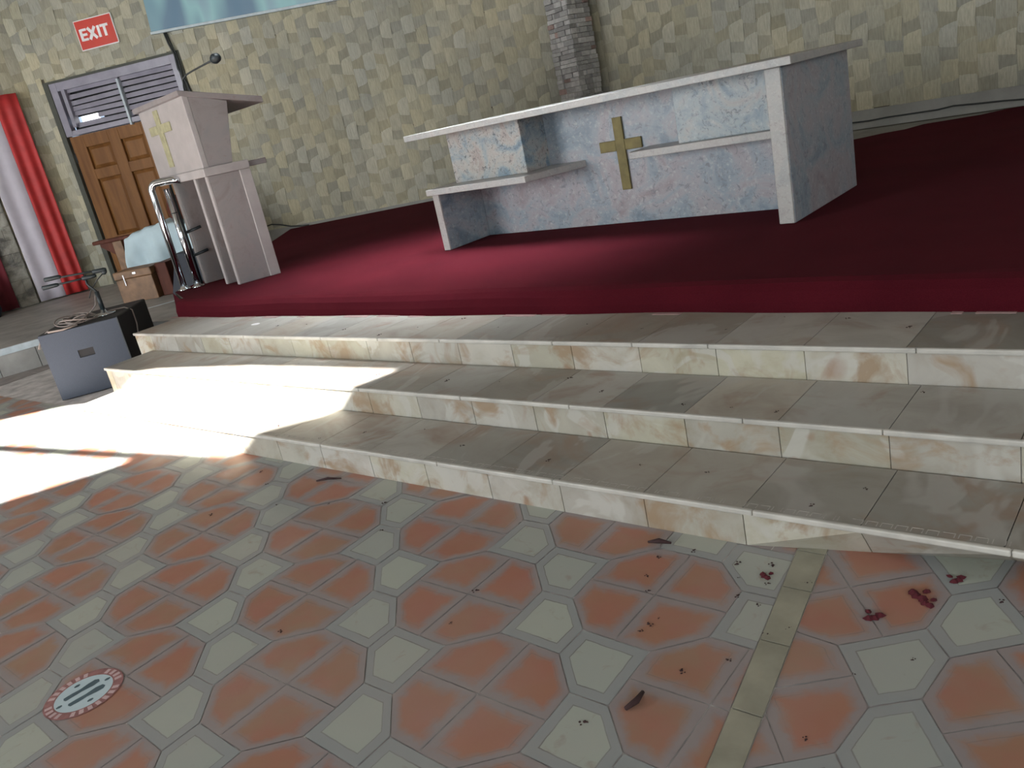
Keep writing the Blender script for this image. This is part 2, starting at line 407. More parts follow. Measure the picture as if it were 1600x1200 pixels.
# ------------------------------------------------------------------ tiled floor
fb = MB(); fb.poly([(x, y, -.0025) for x, y in ((-18, -6.2), (7, -6.2), (7, 12.5), (-18, 12.5))])
floor = struct(fb.build('floor', M['grout'], fix=False))
p_, q_ = .095, .268
C_, W_ = .566, .632
SL = [(-1.073, 2.33), (-.925, 1.38)]     # strip, left edge
SRt = [(-.972, 2.335), (-.838, 1.395)]   # strip, right edge
def side_of(line, inside):
    (x0, y0), (x1, y1) = line; nx, ny = (y1-y0), -(x1-x0)
    return (x0, y0, nx, ny, inside)
TILEC = 0
def tiles(org, ang, clips, region, drop):
    global TILEC
    u = Vector((math.cos(ang), math.sin(ang))); v = Vector((-math.sin(ang), math.cos(ang)))
    mb = MB(); org = Vector(org)
    A = .283; p = .095; q = .268
    def Pt(c, a, b): return c+u*a+v*b
    for i in range(-40, 41):
        for j in range(-40, 41):
            c = org+u*(C_*i+(A if j % 2 else 0))+v*(W_*j)
            if not (region[0]-.8 < c.x < region[1]+.8 and region[2]-.8 < c.y < region[3]+.8): continue
            mx, my = .187, .185
            pent = [([(0, 0), (mx, my), (p, q), (-p, q), (-mx, my)], 0), ([(0, 0), (-mx, -my), (-p, -q), (p, -q), (mx, -my)], 0),
                    ([(0, 0), (mx, -my), (A, -p), (A, p), (mx, my)], 0), ([(0, 0), (-mx, my), (-A, p), (-A, -p), (-mx, -my)], 0),
                    ([(A, p), (C_-p, q), (C_/2+.093, W_-q), (C_/2-.093, W_-q), (p, q)], 1),
                    ([(A, W_-p), (A-(C_/2-p), W_-q), (p, q), (A-.093-.093, q), (A, q)], 2)]
            pent = pent[:5]
            # the partner pale tile: apex towards +v, base on this octagon row's flat side
            pent.append(([(0, W_-p), (-(C_/2-p), W_-q), (-p, q), (p, q), ((C_/2-p), W_-q)], 1))
            for poly, kind in pent:
                pts = [Pt(c, a, b) for a, b in poly]
                cen = sum(pts, Vector((0, 0)))/5
                g = .0026
                pts = [cen+(x-cen)*(1-g/(x-cen).length) for x in pts]
                rnd = random.random(); tz = random.uniform(-.0008, .0008)
                pb = 1.0 if kind else 0.0
                for e in range(5):
                    a, b = pts[e], pts[(e+1) % 5]
                    for lo, hi in ((0, .3), (.3, 1)):
                        quad = [(a*(1-lo)+cen*lo, lo), (b*(1-lo)+cen*lo, lo), (b*(1-hi)+cen*hi, hi), (a*(1-hi)+cen*hi, hi)]
                        if hi == 1: quad = quad[:3]
                        poly3 = [(w.x, w.y, tz, t_) for w, t_ in quad]
                        for (x0, y0, nx, ny, keep) in clips:
                            poly3 = clip_poly(poly3, x0, y0, nx, ny, keep)
                            if len(poly3) < 3: break
                        if len(poly3) < 3: continue
                        mb.poly([(w[0], w[1], w[2]) for w in poly3], [(w[3], rnd, pb, 1) for w in poly3])
    return mb
bound = [(0, 2.62, 0, 1, -1)]
t1 = tiles((-2.063, 1.763), math.radians(-45), bound+[(*SL[0], SL[1][1]-SL[0][1], -(SL[1][0]-SL[0][0]), 1), (-9.4, 0, 1, 0, 1)], (-9.4, 0, -3, 2.6), 0)
t1.build('clay_tiles', M['tile'], floor, fix=False)
t2 = tiles((-.857, 2.273), math.radians(83), bound+[(*SRt[0], SRt[1][1]-SRt[0][1], -(SRt[1][0]-SRt[0][0]), -1)], (-1.4, 2.5, -1, 2.6), 0)
t2.build('clay_tiles', M['tile'], floor, fix=False)
# strip of long narrow tiles
sb = MB(); y = 2.62
def lx(line, y):
    (x0, y0), (x1, y1) = line; return x0+(x1-x0)*(y-y0)/(y1-y0)
y = 2.6
for L in (.18, .22, .28, .30, .30, .3, .3, .3, .3, .3, .3, .3, .3):
    y2 = y-L
    sb.hexa([(lx(SL, y2)+.003, y2+.004, -.004), (lx(SRt, y2)-.003, y2+.004, -.004), (lx(SRt, y)-.003, y-.002, -.004), (lx(SL, y)+.003, y-.002, -.004),
             (lx(SL, y2)+.003, y2+.004, .003), (lx(SRt, y2)-.003, y2+.004, .003), (lx(SRt, y)-.003, y-.002, .003), (lx(SL, y)+.003, y-.002, .003)])
    y = y2
sb.build('border_strip', M['strip'], floor)
# plain brown tiles far left
lb = MB()
for i in range(14):
    for j in range(14):
        x0 = -14.9+i*.4; y0 = -1.2+j*.4
        if x0+.4 > -9.35: continue
        lb.box(x0+.004, x0+.396, y0+.004, y0+.396, -.02, 0)
lb.build('plain_floor_tiles', M['side_floor'], floor)

# ------------------------------------------------------------------ side platform (left)
SP = Fr((-10.02, 3.38), (.34, .94))       # front edge runs along this line
sp = MB()
sp.poly([SP(-3.5, 0, .3), SP(3.3, 0, .3), SP(3.3, -6.5, .3), SP(-3.5, -6.5, .3)])
for i in range(-9, 9):
    SP.box(sp, i*.4+.003, i*.4+.397, -.02, 0, 0, .255)
side_platform = struct(sp.build('floor_side_platform', M['side_stone']))
e = MB(); SP.box(e, -3.5, 3.3, -.03, .012, .232, .302); e.build('painted_edge', M['blue_white'], side_platform)
ext = MB(); ext.poly([(-12.2, 3.5, .298), (-8.2, 4.1, .298), (-8.4, 5.2, .298), (-11, 7.5, .298), (-13.6, 5.8, .298)])
ext.build('stone_paving', M['side_stone'], side_platform, fix=False)

# ------------------------------------------------------------------ stone steps
def step(name, x0, x1, y0, y1, z0, z1, off, label, rake=None, antislip=False):
    core = MB(); core.box(x0+.01, x1, y0+(.34 if rake else .012), y1, z0, z1-.013)
    if rake: core.box(x0+.01, x1, y0+.012, y0+.35, z1-.02, z1-.013); core.box(x0+.01, -1.27, y0+.012, y0+.35, z0, z1-.02)
    root = core.build(name, M['joint'])
    tag(root, label, 'step')
    tr = MB(); ri = MB(); w = .405; x = x0+off-w
    while x < x1:
        a, b = max(x, x0), min(x+w, x1); x += w
        if b-a < .03: continue
        g = random.uniform(.74, 1.28); wm = random.random()
        tc = (.285*g, (.285-.02*wm)*g, (.265-.035*wm)*g, 1)
        sx = .02
        tr.hexa([(a+.0015, y0+.004, z1-.012), (b-.0015, y0+.004, z1-.012), (b-.0015, y1, z1-.012), (a+.0015, y1, z1-.012),
                 (a+.0015, y0+.004, z1), (b-.0015, y0+.004, z1), (b-.0015, y1, z1), (a+.0015, y1, z1)], tc)
        g = random.uniform(.85, 1.12)
        rc = (.365*g, .35*g, .30*g*random.uniform(.9, 1.05), 1)
        def yb(xx):
            if not rake: return y0
            return y0+.19*max(0, min(1.6, (xx+1.26)/.85))
        ya, yb_ = yb(a), yb(b)
        ri.hexa([(a+.0015, ya+.004, z0), (b-.0015, yb_+.004, z0), (b-.0015, yb_+.03, z0), (a+.0015, ya+.03, z0),
                 (a+.0015, y0+.004, z1-.022), (b-.0015, y0+.004, z1-.022), (b-.0015, y0+.03, z1-.022), (a+.0015, y0+.03, z1-.022)], rc)
    ri.box(x0-.004, x0+.02, y0+.01, y1, z0, z1-.02, (.56, .52, .45, 1))
    tr.build('tread_tiles', M['tread'], root, bevel=.001, seg=1)
    ri.build('riser_tiles', M['riser'], root, bevel=.001, seg=1)
    nb = MB(); xs = x0-.008
    n = 0
    while xs < x1:
        L = random.uniform(.38, .9); b = min(xs+L, x1)
        nb.hexa([(xs+.001, y0-.008, z1-.022), (b-.001, y0-.008, z1-.022), (b-.001, y0+.012, z1-.022), (xs+.001, y0+.012, z1-.022),
                 (xs+.001, y0-.008, z1+.001), (b-.001, y0-.008, z1+.001), (b-.001, y0+.012, z1+.001), (xs+.001, y0+.012, z1+.001)]); xs = b
    nb.build('nosing', M['nosing'], root, bevel=.006)
    if antislip:
        g = MB(); xx = -4.4
        while xx < x1-.2:
            d = .045
            for (a0, a1, b0, b1) in ((0, .036, .0, .003), (0, .003, 0, .026), (.033, .036, 0, .026)):
                if random.random() < .8: g.box(xx+a0, xx+a1, y0+.045-b1, y0+.045-b0, z1-.0005, z1+.0006)
            xx += d
        g.build('etched_grip_marks', M['joint'], root)['kind'] = 'stuff'
    return root
step('stone_step', -6.75, 1.6, 2.395, 2.812, 0, .15, .225, 'lowest stone tile step, its right end beside the olive beige floor strip', True, True)
step('stone_step', -7.05, 1.6, 2.82, 3.252, .0, .30, .095, 'middle stone tile step between the lowest and the topmost one')
step('stone_step', -7.30, 1.6, 3.26, 3.78, .0, .45, .295, 'topmost stone tile step directly below the red carpet edge')

# ------------------------------------------------------------------ stage slab and carpet
stage_outline = [(-7.30, 3.80), (-7.90, 4.06), (-8.25, 4.9), (-10.7, 7.55), (-6.77, 9.97), (-6.6, 10.06), (-.5, 10.06), (1.6, 8.72), (1.6, 3.80)]
gb = MB()
gb.poly([(x, y, .590) for x, y in stage_outline])
for i in range(len(stage_outline)):
    p, q = stage_outline[i], stage_outline[(i+1) % len(stage_outline)]
    gb.poly([(p[0], p[1], .0), (q[0], q[1], .0), (q[0], q[1], .590), (p[0], p[1], .590)])
struct(gb.build('floor_stage', M['plaster']))
# carpet: top sheet with a rounded front fold and a skirt down the riser
front = [(1.6, 0), (-7.28, 0)]
cp = MB()
NX = 90
prof = [(.00, .0), (-.004, .05), (.006, .10), (.03, .135), (.065, .150), (.10, .151)]   # (y offset from 3.72, z above .45)
rows = []
for i in range(NX+1):
    x = 1.6+(-7.33-1.6)*i/NX
    wob = .012*math.sin(x*2.1)+.008*math.sin(x*5.3+1)
    rows.append([(x, 3.725+py+wob*(1-k_/5), .45+pz+(.004*math.sin(x*3.1) if 0 < k_ < 5 else 0)) for k_, (py, pz) in enumerate(prof)])
base = 0
for r in rows:
    for pnt in r: cp.v.append(pnt); cp.c.append((1, 1, 1, 1))
n_ = len(prof)
for i in range(NX):
    for j in range(n_-1):
        cp.f.append((i*n_+j, i*n_+j+1, (i+1)*n_+j+1, (i+1)*n_+j))
# left end skirt
lend = [(-7.33, 3.725), (-7.94, 4.02), (-8.29, 4.9), (-10.74, 7.58)]
for a, b in zip(lend[:-1], lend[1:]):
    cp.poly([(a[0], a[1], .30 if a is not lend[0] else .45), (b[0], b[1], .3), (b[0]+.03, b[1]+.02, .601), (a[0]+.03, a[1]+.05, .601)])
top = [rows[i][-1][:2] for i in range(NX+1)] + [(-7.9, 4.06), (-8.25, 4.92), (-10.7, 7.56), (-6.85, 9.88), (-6.5, 9.25), (-4.6, 9.12), (-3.0, 9.13), (-2.75, 9.35), (-2.57, 9.42), (-2.45, 9.66), (-2.1, 9.75), (-1.95, 9.78), (-1.75, 9.98), (-1.5, 10.03), (-.5, 10.04), (1.6, 8.7)]
cp.poly([(x, y, .601) for x, y in top])
carpet = cp.build('carpet', M['carpet'], smooth=False)
tag(carpet, 'maroon carpet covering the raised stage and folded down its front edge', 'carpet')
GLUE = plain('pinkish_glue', (.36, .24, .23), .8); xx = 1.5
while xx > -7.2:
    L = random.uniform(.03, .3)
    if random.random() < .6:
        gl = MB(); gl.box(xx-L, xx, 3.705-random.uniform(0, .02), 3.73, .4505, .4525); gl.build('glue_smear', GLUE, carpet)
    xx -= L+random.uniform(.01, .2)

# ------------------------------------------------------------------ altar
alt = empty('altar', (-3.6, 5.4, .6), 'blue grey granite altar table with gold cross and stepped side shelves on the carpet', 'altar')
def part(name, mat, parent, boxes, bevel=.004):
    mb = MB()
    for b in boxes: mb.box(*b)
    return mb.build(name, mat, parent, bevel=bevel)
part('tabletop', M['granite_light'], alt, [(-5.20, -1.95, 4.99, 6.28, 1.535, 1.582)])
part('front_panel', M['granite'], alt, [(-5.03, -2.13, 5.60, 5.66, .602, 1.535)])
part('side_panel', M['granite'], alt, [(-2.135, -2.05, 5.09, 6.26, .602, 1.535)])
part('side_panel_edge', M['granite_light'], alt, [(-2.15, -2.052, 5.075, 5.092, .602, 1.535)], .006)
part('foot_panel', M['granite'], alt, [(-5.10, -5.035, 5.085, 5.62, .602, 1.075)])
part('foot_panel_edge', M['granite_light'], alt, [(-5.105, -5.035, 5.07, 5.087, .602, 1.075)])
# left shelf: a slab whose right end is cut back at an angle
mb = MB(); o_ = [(-5.13, 5.03), (-4.06, 5.03), (-3.88, 5.60), (-5.13, 5.60)]
mb.hexa([(x, y, 1.075) for x, y in o_]+[(x, y, 1.125) for x, y in o_])
mb.build('shelf', M['granite_light'], alt, bevel=.004)
part('shelf', M['granite_light'], alt, [(-3.29, -2.14, 5.29, 5.60, 1.108, 1.158)])
part('upper_block', M['granite_speck'], alt, [(-5.0, -4.22, 5.28, 5.62, 1.125, 1.535)])
part('upper_block', M['granite_mid'], alt, [(-2.93, -2.14, 5.37, 5.60, 1.158, 1.535)])
cr = MB(); cr.box(-3.575, -3.495, 5.582, 5.600, .86, 1.40); cr.box(-3.72, -3.575, 5.583, 5.600, 1.155, 1.235); cr.box(-3.495, -3.35, 5.583, 5.600, 1.155, 1.235)
cr.build('cross', M['brass'], alt, bevel=.003)['label'] = 'gold cross'

# ------------------------------------------------------------------ lectern
LF = Fr((-7.0, 4.23), (-.99, .15), (-.3, -.954))   # a: to the left along the front, out: towards viewer
lec = empty('lectern', (-7.4, 4.5, .6), 'tall pinkish marble lectern with pale brass cross at left end of the carpet', 'lectern')
def lpart(name, mat, boxes, bevel=.005, parent=lec):
    mb = MB()
    for b in boxes:
        if len(b) == 6: LF.box(mb, *b)
        else: mb.hexa([LF(*q) for q in b])
    return mb.build(name, mat, parent, bevel=bevel)
for a0, a1 in ((.0, .045), (.27, .315), (.80, .845)):
    fin = lpart('upright_slab', M['marble'], [(a0, a1, -.395, -.02, .602, 1.60)])
    lpart('slab_front_edge', M['marble_pale'], [(a0-.001, a1+.001, -.02, .0, .602, 1.60)], parent=fin)
lpart('rear_post', M['marble_pale'], [(-.015, .045, -.40, -.30, .602, 1.60)])
lpart('desk_base', M['marble_pale'], [(-.02, 1.14, -.40, .015, 1.60, 1.675)])
lpart('rear_shelf', M['marble'], [(.10, 1.0, -.62, -.40, 1.61, 1.66)])
# upper box, tapering wider towards the top at the rear
lpart('front_panel', M['marble_pale'], [(.0, 1.12, -.05, .0, 1.675, 2.31)])
lpart('desk_box', M['marble'], [[(.004, -.05, 1.675), (1.11, -.05, 1.675), (1.11, -.27, 1.675), (.004, -.27, 1.675),
                                   (.004, -.05, 2.30), (1.11, -.05, 2.30), (1.11, -.38, 2.20), (.004, -.38, 2.20)]])
lpart('reading_top', M['marble'], [[(-.02, .03, 2.305), (1.17, .03, 2.305), (1.17, -.69, 2.13), (-.02, -.69, 2.13),
                                    (-.02, .03, 2.35), (1.17, .03, 2.35), (1.17, -.69, 2.185), (-.02, -.69, 2.185)]])
lpart('cross', M['brass_pale'], [(.63, .74, .0, .012, 1.75, 2.27), (.74, .95, .0, .012, 2.06, 2.14), (.42, .63, .0, .012, 2.06, 2.14)], .003)['label'] = 'pale brass cross'
# gooseneck microphone on the lectern
mic = empty('gooseneck_microphone', tuple(LF(.12, -.14, 2.33)), 'thin black gooseneck microphone rising from the marble lectern top', 'microphone')
pts = [LF(.14, -.10, 2.31), LF(.135, -.10, 2.38), LF(.10, -.10, 2.44), LF(.02, -.11, 2.465), LF(-.12, -.12, 2.475), LF(-.30, -.14, 2.485), LF(-.48, -.16, 2.495)]
g = MB(); g.tube(pts, .008, 8); g.build('gooseneck', M['cable_dark'], mic, smooth=True)
g = MB(); g.tube([LF(-.46, -.16, 2.494), LF(-.475, -.16, 2.495), LF(-.50, -.16, 2.497), LF(-.54, -.165, 2.50), LF(-.565, -.165, 2.502)], [.012, .034, .042, .036, .012], 14); g.build('foam_windscreen', M['black'], mic, smooth=True)
g = MB(); g.lathe(tuple(LF(.14, -.10, 2.315)), [(.03, 0), (.03, .012), (.012, .02)], 14); g.build('mount', M['black'], mic)

# ------------------------------------------------------------------ chrome hand rail left of the lectern
RF = Fr((-7.83, 4.13), (.8, .6), (.6, -.8))
rail = empty('handrail', (-7.82, 4.16, .6), 'polished steel looped handrail standing at left corner of the carpet', 'handrail')
def arc(c, r, a0, a1, n=8): return [(c[0]+r*math.cos(a0+(a1-a0)*i/n), c[1]+r*math.sin(a0+(a1-a0)*i/n)) for i in range(n+1)]
g = MB(); pts = [RF(0, 0, .6), RF(0, 0, 1.5)]
pts += [RF(x, 0, z) for x, z in arc((.07, 1.57), .07, math.pi, math.pi*.5)]
pts += [RF(.22, 0, 1.64), RF(.30, 0, 1.62)]
g.tube(pts, .032, 14); g.build('front_tube', M['chrome'], rail, smooth=True)
g = MB(); g.tube([RF(.13, -.03, .6), RF(.13, -.03, 1.57)], .03, 14); g.build('rear_tube', M['chrome'], rail, smooth=True)
g = MB(); g.tube([RF(.15, -.09, .62), RF(.15, -.09, 1.60)], .012, 8); g.build('thin_rod', M['black'], rail, smooth=True)
for a in (0, .13):
    g = MB(); g.lathe(tuple(RF(a, -.03 if a else 0, .602)), [(.065, 0), (.06, .015), (.036, .022), (.034, .04)], 18); g.build('floor_flange', M['chrome'], rail, smooth=True)
for z in (.90, 1.13):
    g = MB(); g.tube([RF(.15, -.09, z), RF(.30, -.13, z+.03)], .014, 8); g.build('cross_pin', M['black'], rail, smooth=True)
g = MB(); g.tube([RF(.13, -.03, 1.335), RF(.13, -.03, 1.342)], .032, 14); g.build('joint_ring', M['black'], rail)
# ------------------------------------------------------------------ door and louvred transom
dr = struct(empty('door_1', tuple(LEFT(-1.75, 0, .3)), None, None))
DA0, DA1 = -2.78, -.70
def fpart(fr, name, mat, parent, boxes, bevel=.004):
    mb = MB()
    for b in boxes: fr.box(mb, *b)
    return mb.build(name, mat, parent, bevel=bevel)
for li, (a0, a1) in enumerate(((-2.76, -1.42), (-1.41, -.72))):
    # a leaf: stiles and rails around recessed fields
    cols = [(-2.54, -2.14), (-1.96, -1.58)] if li == 0 else [(-1.26, -.86)]
    zs = [(2.03, 2.36), (1.02, 1.88), (.45, .86)]
    bx = []
    xs = [a0]+[v for c in cols for v in c]+[a1]
    for i in range(0, len(xs), 2): bx.append((xs[i], xs[i+1], -.07, -.02, .3, 2.54))
    for c0, c1 in cols:
        bx += [(c0, c1, -.07, -.02, 2.36, 2.54), (c0, c1, -.07, -.02, 1.88, 2.03), (c0, c1, -.07, -.02, .86, 1.02), (c0, c1, -.07, -.02, .3, .45)]
    leaf = fpart(LEFT, 'door_leaf', M['wood'], dr, bx, .006)
    for c0, c1 in cols:
        for z0, z1 in zs:
            mb = MB(); s_ = .05
            o0, o1 = -.065, -.035
            P4 = [(c0, z0), (c1, z0), (c1, z1), (c0, z1)]; Q4 = [(c0+s_, z0+s_), (c1-s_, z0+s_), (c1-s_, z1-s_), (c0+s_, z1-s_)]
            mb.poly([LEFT(a, o1, z) for a, z in Q4])
            for i in range(4):
                a, b = P4[i], P4[(i+1) % 4]; c_, d_ = Q4[(i+1) % 4], Q4[i]
                mb.poly([LEFT(a[0], o0, a[1]), LEFT(b[0], o0, b[1]), LEFT(c_[0], o1, c_[1]), LEFT(d_[0], o1, d_[1])])
            mb.build('raised_panel', M['wood'], leaf, fix=False)
g = MB(); g.lathe(tuple(LEFT(-1.50, .01, 1.32)), [(.02, 0), (.035, .02), (.02, .05)], 12); g.build('door_knob', M['chrome'], dr, smooth=True)
fpart(LEFT, 'hinge', M['chrome'], dr, [(-2.775, -2.745, -.02, -.01, 2.17, 2.31)], 0)
fpart(LEFT, 'door_frame', M['frame_dark'], dr, [(-2.85, -2.77, -.12, .03, .3, 3.34), (-.71, -.63, -.12, .03, .3, 3.34), (-2.77, -.71, -.12, .03, 3.31, 3.34)], 0)
tw = struct(empty('window_1', tuple(LEFT(-1.7, 0, 2.6)), None, None))
fpart(LEFT, 'window_frame', M['louvre'], tw, [(-2.77, -2.66, -.10, .015, 2.55, 3.31), (-.80, -.71, -.10, .015, 2.55, 3.31), (-2.66, -.80, -.10, .015, 2.55, 2.62), (-2.66, -.80, -.10, .012, 3.19, 3.31), (-2.60, -2.54, -.09, .03, 2.66, 3.2)])
fpart(LEFT, 'mullion', M['blue_white'], tw, [(-1.70, -1.665, -.05, .035, 2.52, 3.17)])
for i in range(7):
    z = 2.64+i*.082
    mb = MB(); ta = -.0; 
    j0, j1 = random.uniform(-.012, .012), random.uniform(-.012, .012)
    for a0, a1, h0, h1 in ((-2.54, -1.70, j0, 0), (-1.665, -.80, 0, j1)):
        if i == 1 and a0 < -2: a0 = -2.18
        mb.hexa([LEFT(a0, -.02, z+h0), LEFT(a1, -.02, z+h1), LEFT(a1, -.045, z+.012+h1), LEFT(a0, -.045, z+.012+h0),
                 LEFT(a0, -.035, z+.064+h0), LEFT(a1, -.035, z+.064+h1), LEFT(a1, -.075, z+.07+h1), LEFT(a0, -.075, z+.07+h0)])
    mb.build('louvre_slat', M['louvre'], tw, bevel=.003)
mb = MB(); LEFT.box(mb, -2.15, -.75, -.14, -.12, 2.55, 3.3); LEFT.box(mb, -2.66, -2.15, -.14, -.12, 2.80, 3.3); LEFT.box(mb, -2.66, -2.15, -.14, -.12, 2.55, 2.72)
mb.build('dark_backing', M['dark'], tw)
mb = MB(); LEFT.box(mb, -2.72, -.75, -.18, -.15, .3, 2.55); mb.build('dark_backing', M['dark'], dr)
k = NM('bright_daylight', .5); k.base((.8, .8, .8)); k.b.inputs['Emission Color'].default_value = (.95, .97, 1, 1); k.b.inputs['Emission Strength'].default_value = 1.6
mb = MB(); LEFT.box(mb, -2.54, -2.24, -.16, -.15, 2.70, 2.82); mb.build('daylight_gap', k.m, tw)

# ------------------------------------------------------------------ EXIT sign
sg = empty('exit_sign', tuple(LEFT(-1.74, .03, 3.62)), 'red EXIT sign with white letters on the woven wall above the door', 'sign')
fpart(LEFT, 'sign_border', M['sign_white'], sg, [(-2.045, -1.445, .02, .040, 3.62, 4.02)], .002)
fpart(LEFT, 'sign_board', M['sign_red'], sg, [(-2.032, -1.458, .04, .046, 3.633, 4.007)], 0)
let = MB()
def stroke(a0, z0, a1, z1, t=.028):
    d = Vector((a1-a0, z1-z0)); L = d.length; d /= L; n = Vector((-d.y, d.x))*t/2
    a = Vector((a0, z0)); b = Vector((a1, z1))
    q = [a-n, b-n, b+n, a+n]
    let.hexa([LEFT(p.x, .046, p.y) for p in q]+[LEFT(p.x, .052, p.y) for p in q])
z0, z1 = 3.742, 3.898; T = .040; x = -1.985
stroke(x+.015, z0, x+.015, z1, T)
for zz in (z0+.013, (z0+z1)/2, z1-.013): stroke(x+.015, zz, x+.105, zz, .032)
x += .13; stroke(x, z0, x+.115, z1, .042); stroke(x, z1, x+.115, z0, .042)
x += .16; stroke(x+.005, z0, x+.005, z1, T)
x += .036; stroke(x, z1-.015, x+.125, z1-.015, .034); stroke(x+.0625, z0, x+.0625, z1-.02, T)
let.build('lettering', M['sign_white'], sg)['label'] = 'white EXIT letters'

# ------------------------------------------------------------------ hanging screen and its cable
scr = empty('wall_screen', tuple(LEFT(.8, .05, 3.6)), 'large screen with painted pale blue reflections hung high on the woven wall', 'screen')
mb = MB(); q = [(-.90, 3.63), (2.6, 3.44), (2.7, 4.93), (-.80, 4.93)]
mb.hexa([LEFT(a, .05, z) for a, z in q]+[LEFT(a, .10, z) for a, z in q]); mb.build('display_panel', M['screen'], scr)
mb = MB(); q = [(-.91, 3.60), (2.6, 3.41), (2.6, 3.445), (-.91, 3.635)]
mb.hexa([LEFT(a, .045, z) for a, z in q]+[LEFT(a, .115, z) for a, z in q]); mb.build('bottom_rail', M['blue_white'], scr, bevel=.004)
g = MB(); g.tube([LEFT(-.74, .05, 3.60), LEFT(-.73, .04, 3.45), LEFT(-.69, .04, 3.29), LEFT(-.70, .045, 3.1), LEFT(-.645, .04, 2.9), LEFT(-.60, .04, 2.6), LEFT(-.60, .04, 1.2), LEFT(-.58, .04, .70)], .016, 8)
g.tube([LEFT(-.72, .04, 3.60), LEFT(-.66, .05, 3.3), LEFT(-.66, .06, 3.1), LEFT(-.68, .05, 2.8), LEFT(-.60, .04, 2.45)], .009, 6)
tag(g.build('power_cable', M['cable_dark'], smooth=True), 'dark cable dropping from the screen past the louvred window', 'cable')
g = MB(); g.tube([(-3.35, 10.0, .69), (-3.1, 10.0, .683), (-2.9, 10.02, .69), (-2.7, 10.02, .69), (-2.4, 10.02, .69), (-2.25, 10.02, .705), (-2.0, 10.02, .69), (-1.8, 10.03, .68), (-1.5, 10.0, .66), (-.8, 10.0, .645)], .009, 6)
tag(g.build('floor_cable', M['cable_dark'], smooth=True), 'thin dark cable along the skirting right of the altar', 'cable')
g = MB(); g.tube([LEFT(-.30, .06, .62), LEFT(-.12, .05, .70), LEFT(-.0, .05, .72), LEFT(.14, .06, .69), LEFT(.3, .08, .64), LEFT(.48, .10, .615), LEFT(.6, .12, .612)], .010, 6)
tag(g.build('floor_cable', M['cable_dark'], smooth=True), 'thin dark cable at the wall foot just right of the lectern', 'cable')

# ------------------------------------------------------------------ curtains on the side wall
def curtain(name, a0, a1, z0, z1, mat, label, out=.10, folds=3, amp=.03):
    mb = MB(); N = 24; K = 12
    for j in range(K+1):
        v = j/K; z = z0+(z1-z0)*v
        for i in range(N+1):
            u = i/N; a = a0+(a1-a0)*u
            o_ = out+amp*math.sin(u*folds*2*math.pi+.6*math.sin(v*3))*(1-.5*v)
            mb.v.append(tuple(SIDE(a, o_, z))); mb.c.append((1, 1, 1, 1))
    for j in range(K):
        for i in range(N):
            b = j*(N+1)+i; mb.f.append((b, b+1, b+N+2, b+N+1))
    o = mb.build(name, mat, smooth=True, fix=False)
    sm = o.modifiers.new('solid', 'SOLIDIFY'); sm.thickness = .008
    return tag(o, label, 'curtain')
curtain('drape', -.52, -.20, .32, 3.28, M['red_cloth'], 'bright red drape hanging between the white drape and the woven wall', .14, 2, .02)
curtain('drape', -.88, -.51, .32, 3.45, M['white_cloth'], 'off white drape beside the bright red one at left edge', .13, 1.5, .015)
curtain('drape', -1.75, -1.18, .32, 2.4, M['darkred_cloth'], 'dark red drape at the far left edge behind the platform', .14, 3, .03)
rr = empty('floor_bag', tuple(SIDE(-1.6, .5, .3)), 'dark bag shape on the floor at far left edge', 'bag')
g = MB(); g.lathe(tuple(SIDE(-1.62, .5, .3)), [(.16, 0), (.2, .1), (.19, .3), (.12, .5), (.05, .56)], 16); g.build('bag_body', M['navy'], rr, smooth=True)
g = MB(); g.tube([SIDE(-1.68, .5, .84), SIDE(-1.66, .5, .95), SIDE(-1.58, .5, .95), SIDE(-1.56, .5, .84)], .012, 6); g.build('handle', M['black'], rr, smooth=True)

# ------------------------------------------------------------------ stone column behind the altar
mb = MB(); cx, cy = -6.62, 9.72
ang = math.atan2(-9.66, 6.86)          # one corner looks to the nave
hx = .225; z = .6; row = 0
ca, sa = math.cos(ang+math.pi/4), math.sin(ang+math.pi/4)
def cw(x, y, z_): return (cx+x*ca-y*sa, cy+x*sa+y*ca, z_)
while z < ZC:
    h = random.uniform(.045, .075)
    wid = hx*(.84+.06*abs(math.sin(z*2.2)))
    n = 3; off = random.uniform(-.05, .05)
    cuts = [-wid, -wid/3+off, wid/3+off, wid]
    for sgn in range(4):
        for i in range(3):
            a, b = cuts[i]+.002, cuts[i+1]-.002; d = wid+random.uniform(-.018, .018)
            lig = random.uniform(.55, 1.25)
            if random.random() < .07: col = (.38*lig, .27*lig, .24*lig, 1)
            else: col = (.46*lig, .455*lig, .44*lig, 1)
            if sgn == 0: q = [(a, -d), (b, -d), (b, -.1), (a, -.1)]
            elif sgn == 1: q = [(d, a), (d, b), (.1, b), (.1, a)]
            elif sgn == 2: q = [(a, d), (b, d), (b, .1), (a, .1)]
            else: q = [(-d, a), (-d, b), (-.1, b), (-.1, a)]
            mb.hexa([cw(x_, y_, z+.002) for x_, y_ in q]+[cw(x_, y_, z+h-.003) for x_, y_ in q], col)
    z += h; row += 1
k = NM('ledge_stone', .75); k.base(k.mix(1.0, k.attr().outputs['Color'], k.ramp(k.noise(20, 4), [(.3, (.8, .8, .8)), (.7, (1.15, 1.15, 1.15))]), 'MULTIPLY'))
tag(mb.build('stone_column', k.m), 'narrow column of stacked grey stone slips rising behind the altar', 'column')

# ------------------------------------------------------------------ loudspeaker (left foreground)
SF = Fr((-7.85, 2.69), (.545, .838), (.72, -.69))
W0 = .67; H0 = .61; D0 = .85
spk = empty('subwoofer', tuple(SF(W0/2, -D0/2, 0)), 'large black loudspeaker cabinet with slate grille on the floor left of steps', 'loudspeaker')
fpart(SF, 'cabinet', M['cab'], spk, [(0, W0, -D0, -.012, .0, H0)], .012)
